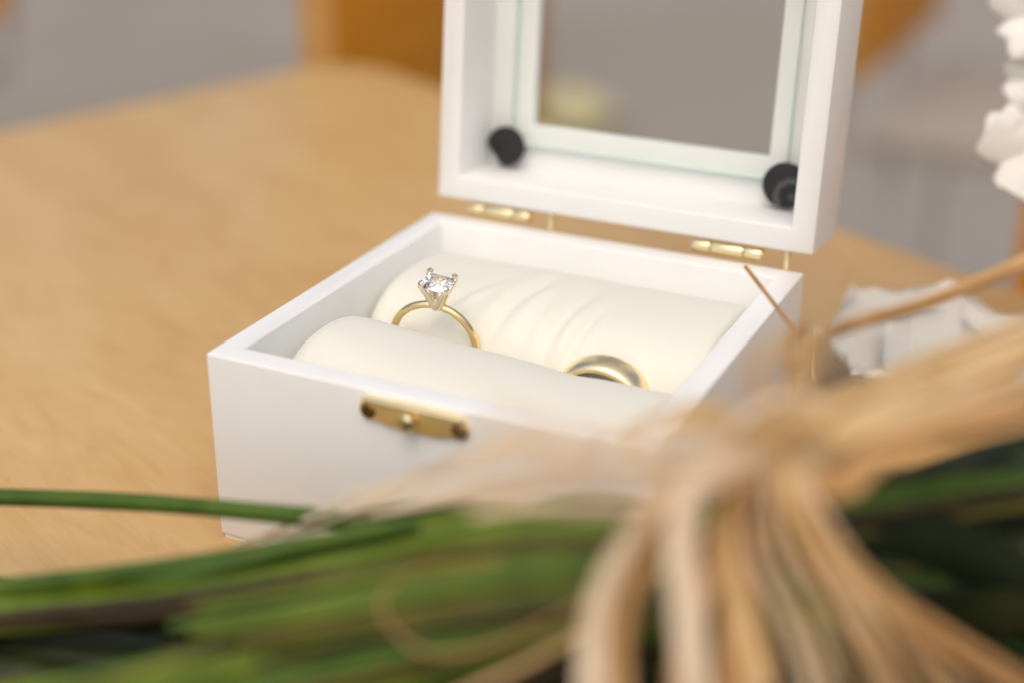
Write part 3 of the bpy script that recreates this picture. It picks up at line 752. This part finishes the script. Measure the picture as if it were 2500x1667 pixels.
# strands running left, close to the lens
bunch([(1770, 1020, .210), (1620, 1010, .203), (1420, 1010, .197), (1220, 1000, .193), (1070, 990, .190)], 4, (14, 34), (.0006, .0012), (T1,))
bunch([(1770, 1030, .211), (1600, 1060, .204), (1400, 1075, .199), (1200, 1075, .196), (1050, 1110, .196)], 5, (16, 40), (.0007, .0014), (T1,))
bunch([(1760, 1050, .212), (1620, 1110, .207), (1440, 1130, .204), (1260, 1125, .203), (1080, 1150, .204)], 4, (16, 30), (.0007, .0013), (T1,))
bunch([(1740, 1090, .214), (1640, 1140, .211), (1540, 1130, .208), (1430, 1100, .206)], 4, (20, 44), (.0010, .0016), (T1,))
bunch([(1770, 1010, .214), (1680, 940, .215), (1560, 930, .221), (1430, 980, .230), (1320, 1040, .238)], 3, (8, 16), (.0007, .0013), (T0, T1))
bunch([(1250, 1010, .224), (1050, 1060, .236), (880, 1130, .252), (700, 1200, .272), (545, 1262, .288)], 3, (6, 18), (.0007, .0013), (T1, T0))
bunch([(1330, 1110, .235), (1120, 1140, .245), (920, 1180, .262), (740, 1215, .276), (600, 1250, .285)], 3, (10, 16), (.0007, .0014), (T1,))
bunch([(1640, 1130, .212), (1450, 1165, .208), (1200, 1155, .206), (980, 1130, .208), (800, 1165, .214)], 5, (12, 26), (.0006, .0012), (T1,))
bunch([(1720, 1060, .210), (1560, 1080, .206), (1420, 1050, .202), (1260, 1010, .200), (1100, 955, .198)], 5, (18, 50), (.0006, .0011), (T1,))
bunch([(1700, 1010, .212), (1600, 970, .212), (1500, 990, .214), (1380, 1060, .216)], 3, (16, 34), (.0008, .0014), (T1, T0))
SR = [
 ([(1745, 1060, .208), (1570, 1110, .203), (1440, 1240, .199), (1365, 1410, .197), (1355, 1690, .193)], .0032, .0034, 1),
 ([(1765, 1050, .207), (1620, 1080, .202), (1550, 1200, .198), (1560, 1400, .195), (1590, 1700, .192)], .0034, .0036, 1),
 ([(1780, 1050, .210), (1700, 1110, .206), (1660, 1240, .204), (1700, 1420, .202), (1745, 1700, .199)], .0026, .0024, 0),
 ([(1790, 1050, .208), (1765, 1120, .203), (1790, 1260, .200), (1860, 1430, .198), (1940, 1700, .195)], .0030, .0032, 1),
 ([(1795, 1050, .207), (1815, 1130, .203), (1890, 1270, .200), (2000, 1430, .198), (2130, 1700, .196)], .0030, .0032, 0),
 ([(1800, 1050, .210), (1850, 1140, .206), (1950, 1290, .204), (2080, 1440, .203), (2290, 1700, .202)], .0026, .0030, 1),
 ([(1790, 1010, .220), (1820, 900, .230), (1870, 790, .248), (1960, 745, .262), (2110, 705, .272), (2270, 640, .280), (2450, 560, .285)], .0018, .0034, 0),
 ([(1800, 1010, .222), (1840, 880, .232), (1900, 770, .250), (2000, 735, .262), (2140, 690, .270), (2290, 640, .277), (2450, 585, .28)], .0016, .0022, 2),
 ([(1800, 1000, .208), (1830, 850, .185), (1850, 700, .165), (1880, 570, .150)], .0022, .0012, 1),
 ([(1780, 1000, .216), (1790, 860, .222), (1815, 770, .250), (1845, 755, .285), (1840, 775, .292), (1780, 700, .308), (1712, 612, .316)], .0014, .0009, 2),
 ([(1815, 850, .235), (1822, 790, .245), (1850, 765, .25), (1838, 745, .252), (1810, 770, .248), (1820, 860, .24)], .0020, .0016, 2),
 ([(1800, 1000, .220), (1850, 900, .235), (1875, 870, .29), (1868, 855, .32), (1872, 760, .325)], .0010, .0008, 0),
 ([(1640, 1200, .226), (1420, 1330, .222), (1180, 1460, .220), (1000, 1500, .219), (900, 1440, .220), (880, 1370, .222), (960, 1310, .224), (1150, 1290, .228)], .0005, .0004, 2),
 ([(1650, 1200, .226), (1450, 1370, .220), (1250, 1500, .215), (1000, 1620, .212)], .0014, .0010, 0),
]
for pts, w0, w1, m in SR: strand(pts, w0, w1, m)
# wraps of raffia round the bundle below the knot
for k in range(2):
    cx = knot_c.x - 0.004 + 0.005 * k; vs = []
    n = 40
    P = [V((cx + 0.002 * math.sin(a_ * 2 + k), knot_c.y + 0.002 + 0.026 * math.cos(a_), 0.034 + 0.0305 * math.sin(a_))) for a_ in [2 * PI * i / n for i in range(n + 1)]]
    finish('wrap', sweep([tuple(q) for q in P], lambda s: [(0.0022 * math.cos(t), 0.0004 * math.sin(t)) for t in [2 * PI * j / 10 for j in range(10)]], up=V((1, 0, 0)), twist=lambda s: PI / 2), RAF[2], knot, ang=70)

# white flowers
def petal(base_p, d, up, ln, wd, cup, parent, ruff=0.12, seed=0):
    d = d.normalized(); s = d.cross(up).normalized(); nn = s.cross(d).normalized(); NU, NW = 20, 14; vs = []
    for i in range(NU + 1):
        u = i / NU; wv_ = wd * (math.sin(PI * (u ** 0.7) * 0.97 + 0.02) ** 0.5)
        for k in range(NW + 1):
            a = 2 * k / NW - 1
            h = cup * ln * (u ** 2) * 0.7 + cup * wd * a * a * 0.5 + ruff * wd * u * noise.noise(V((u * 2.4, a * 2.2, seed)))
            notch = 0.06 * ln * (1 - a * a) * u * math.sin(3 * a + seed)
            vs.append(base_p + d * (ln * u * (1 - 0.16 * a * a * u) + notch) + s * wv_ * a + nn * h)
    fs = [(i * (NW + 1) + k, i * (NW + 1) + k + 1, (i + 1) * (NW + 1) + k + 1, (i + 1) * (NW + 1) + k) for i in range(NU) for k in range(NW)]
    bm = mesh_from(vs, fs); bmesh.ops.solidify(bm, geom=bm.faces[:], thickness=0.0005)
    bmesh.ops.recalc_face_normals(bm, faces=bm.faces)
    return finish('petal', bm, petal_m, parent, ang=80)
def flower_heart(c, r, parent):
    bm = bmesh.new(); bmesh.ops.create_uvsphere(bm, u_segments=16, v_segments=10, radius=r)
    for q in bm.verts: q.co = q.co * (1 + 0.2 * noise.noise(q.co * 900)) + c
    return finish('flower', bm, sepal_m, parent, ang=80)
# bloom lying on the table right of the box
fl = empty('white_flower', (PT(2160, 800, .385).x, PT(2160, 800, .385).y, 0)); tag(fl, 'white flower lying on the table to the right of the ring box behind the raffia', 'flower')
fc = PT(2120, 850, .388); fc.z = 0.007
o = flower_heart(fc, 0.004, fl); o.name = 'flower_heart'
FS = 1.25
for k, (a, ln, wd, el, cup) in enumerate([(3.4, .024, .016, 0.22, .22), (2.5, .026, .017, 0.42, .2), (1.6, .026, .017, 0.40, .22), (0.6, .030, .017, 0.25, .2), (-0.3, .032, .017, 0.15, .2), (-1.2, .025, .016, 0.2, .22), (-2.1, .023, .015, 0.2, .25),
                                          (1.2, .017, .013, 0.75, .3), (3.0, .016, .012, 0.7, .3)]):
    d_ = V((math.cos(a) * math.cos(el), math.sin(a) * math.cos(el), math.sin(el)))
    petal(fc, d_, V((0, 0, 1)), ln * FS, wd * FS, cup, fl, 0.10, k * 3.7)
def puffy(base_p, d, up, ln, wd, th, parent, seed=0, tip=False):
    """thick soft petal, rounded at the tip"""
    d = d.normalized(); s_ = d.cross(up).normalized(); nn = s_.cross(d).normalized()
    bm = bmesh.new(); bmesh.ops.create_uvsphere(bm, u_segments=24, v_segments=18, radius=1)
    for q in bm.verts:
        x, y, z = q.co; t = (1 + x) / 2; pr = (0.45 + 0.55 * t ** 0.8) if not tip else (1.25 - 0.75 * t)
        k = 1 + 0.24 * noise.noise(V((x * 1.8, y * 1.8, z * 1.8 + seed)))
        q.co = base_p + d * (ln * 0.5 * (1 + x) * k) + s_ * (y * wd * pr * k) + nn * (z * th * (0.6 + 0.4 * pr) + 0.22 * ln * ((1 + x) / 2) ** 2 - 0.10 * wd * y * y)
    bmesh.ops.recalc_face_normals(bm, faces=bm.faces)
    return finish('petal', bm, petal_m, parent, ang=120)
# blooms of the bouquet standing at the right edge
def bloom(c, face, specs, seed):
    h = flower_heart(c, 0.0035, bq)
    u = face.cross(V((0, 0, 1))).normalized(); v_ = u.cross(face).normalized()
    for k, (a, ln, wd, cup) in enumerate(specs):
        d_ = u * math.cos(a) + v_ * math.sin(a) + face * 0.25
        puffy(c, d_, face, ln, wd, 0.0018, h, seed + k * 2.3, tip=(k == 0))
    return h
toward = (CAM - PT(2400, 330, .40)).normalized()
b1 = PT(2420, 330, .40); bloom(b1, toward, [(2.80, .0285, .0095, .10), (3.35, .0190, .0130, .08), (3.95, .0195, .0130, .08), (4.5, .0170, .0125, .08), (5.2, .018, .010, .15), (0.1, .020, .010, .15), (1.2, .014, .008, .2), (2.2, .0165, .0110, .2)], 5)
b2_ = PT(2435, 20, .405); bloom(b2_, toward, [(3.2, .0165, .0140, .10), (4.1, .0175, .0135, .10), (5.3, .018, .010, .3), (0.3, .018, .010, .3), (1.6, .018, .010, .3), (2.3, .018, .010, .3)], 31)
b3_ = PT(2400, 190, .408); bloom(b3_, toward, [(3.1, .0125, .0115, .10), (3.9, .0125, .0110, .1), (2.4, .0125, .0110, .1), (4.4, .0125, .0100, .12), (5.6, .011, .007, .3), (0.6, .012, .007, .3), (1.8, .0110, .0070, .3)], 55)
base_r = PT(2600, 1050, .262)
for c_ in (b1, b2_, b3_):
    mid = c_.lerp(base_r, 0.5) + V((0.02, 0.01, 0.01))
    tube('stem', [base_r, mid, c_ - toward * 0.004], .0024, .0014, G_mid, bq, seg=8)
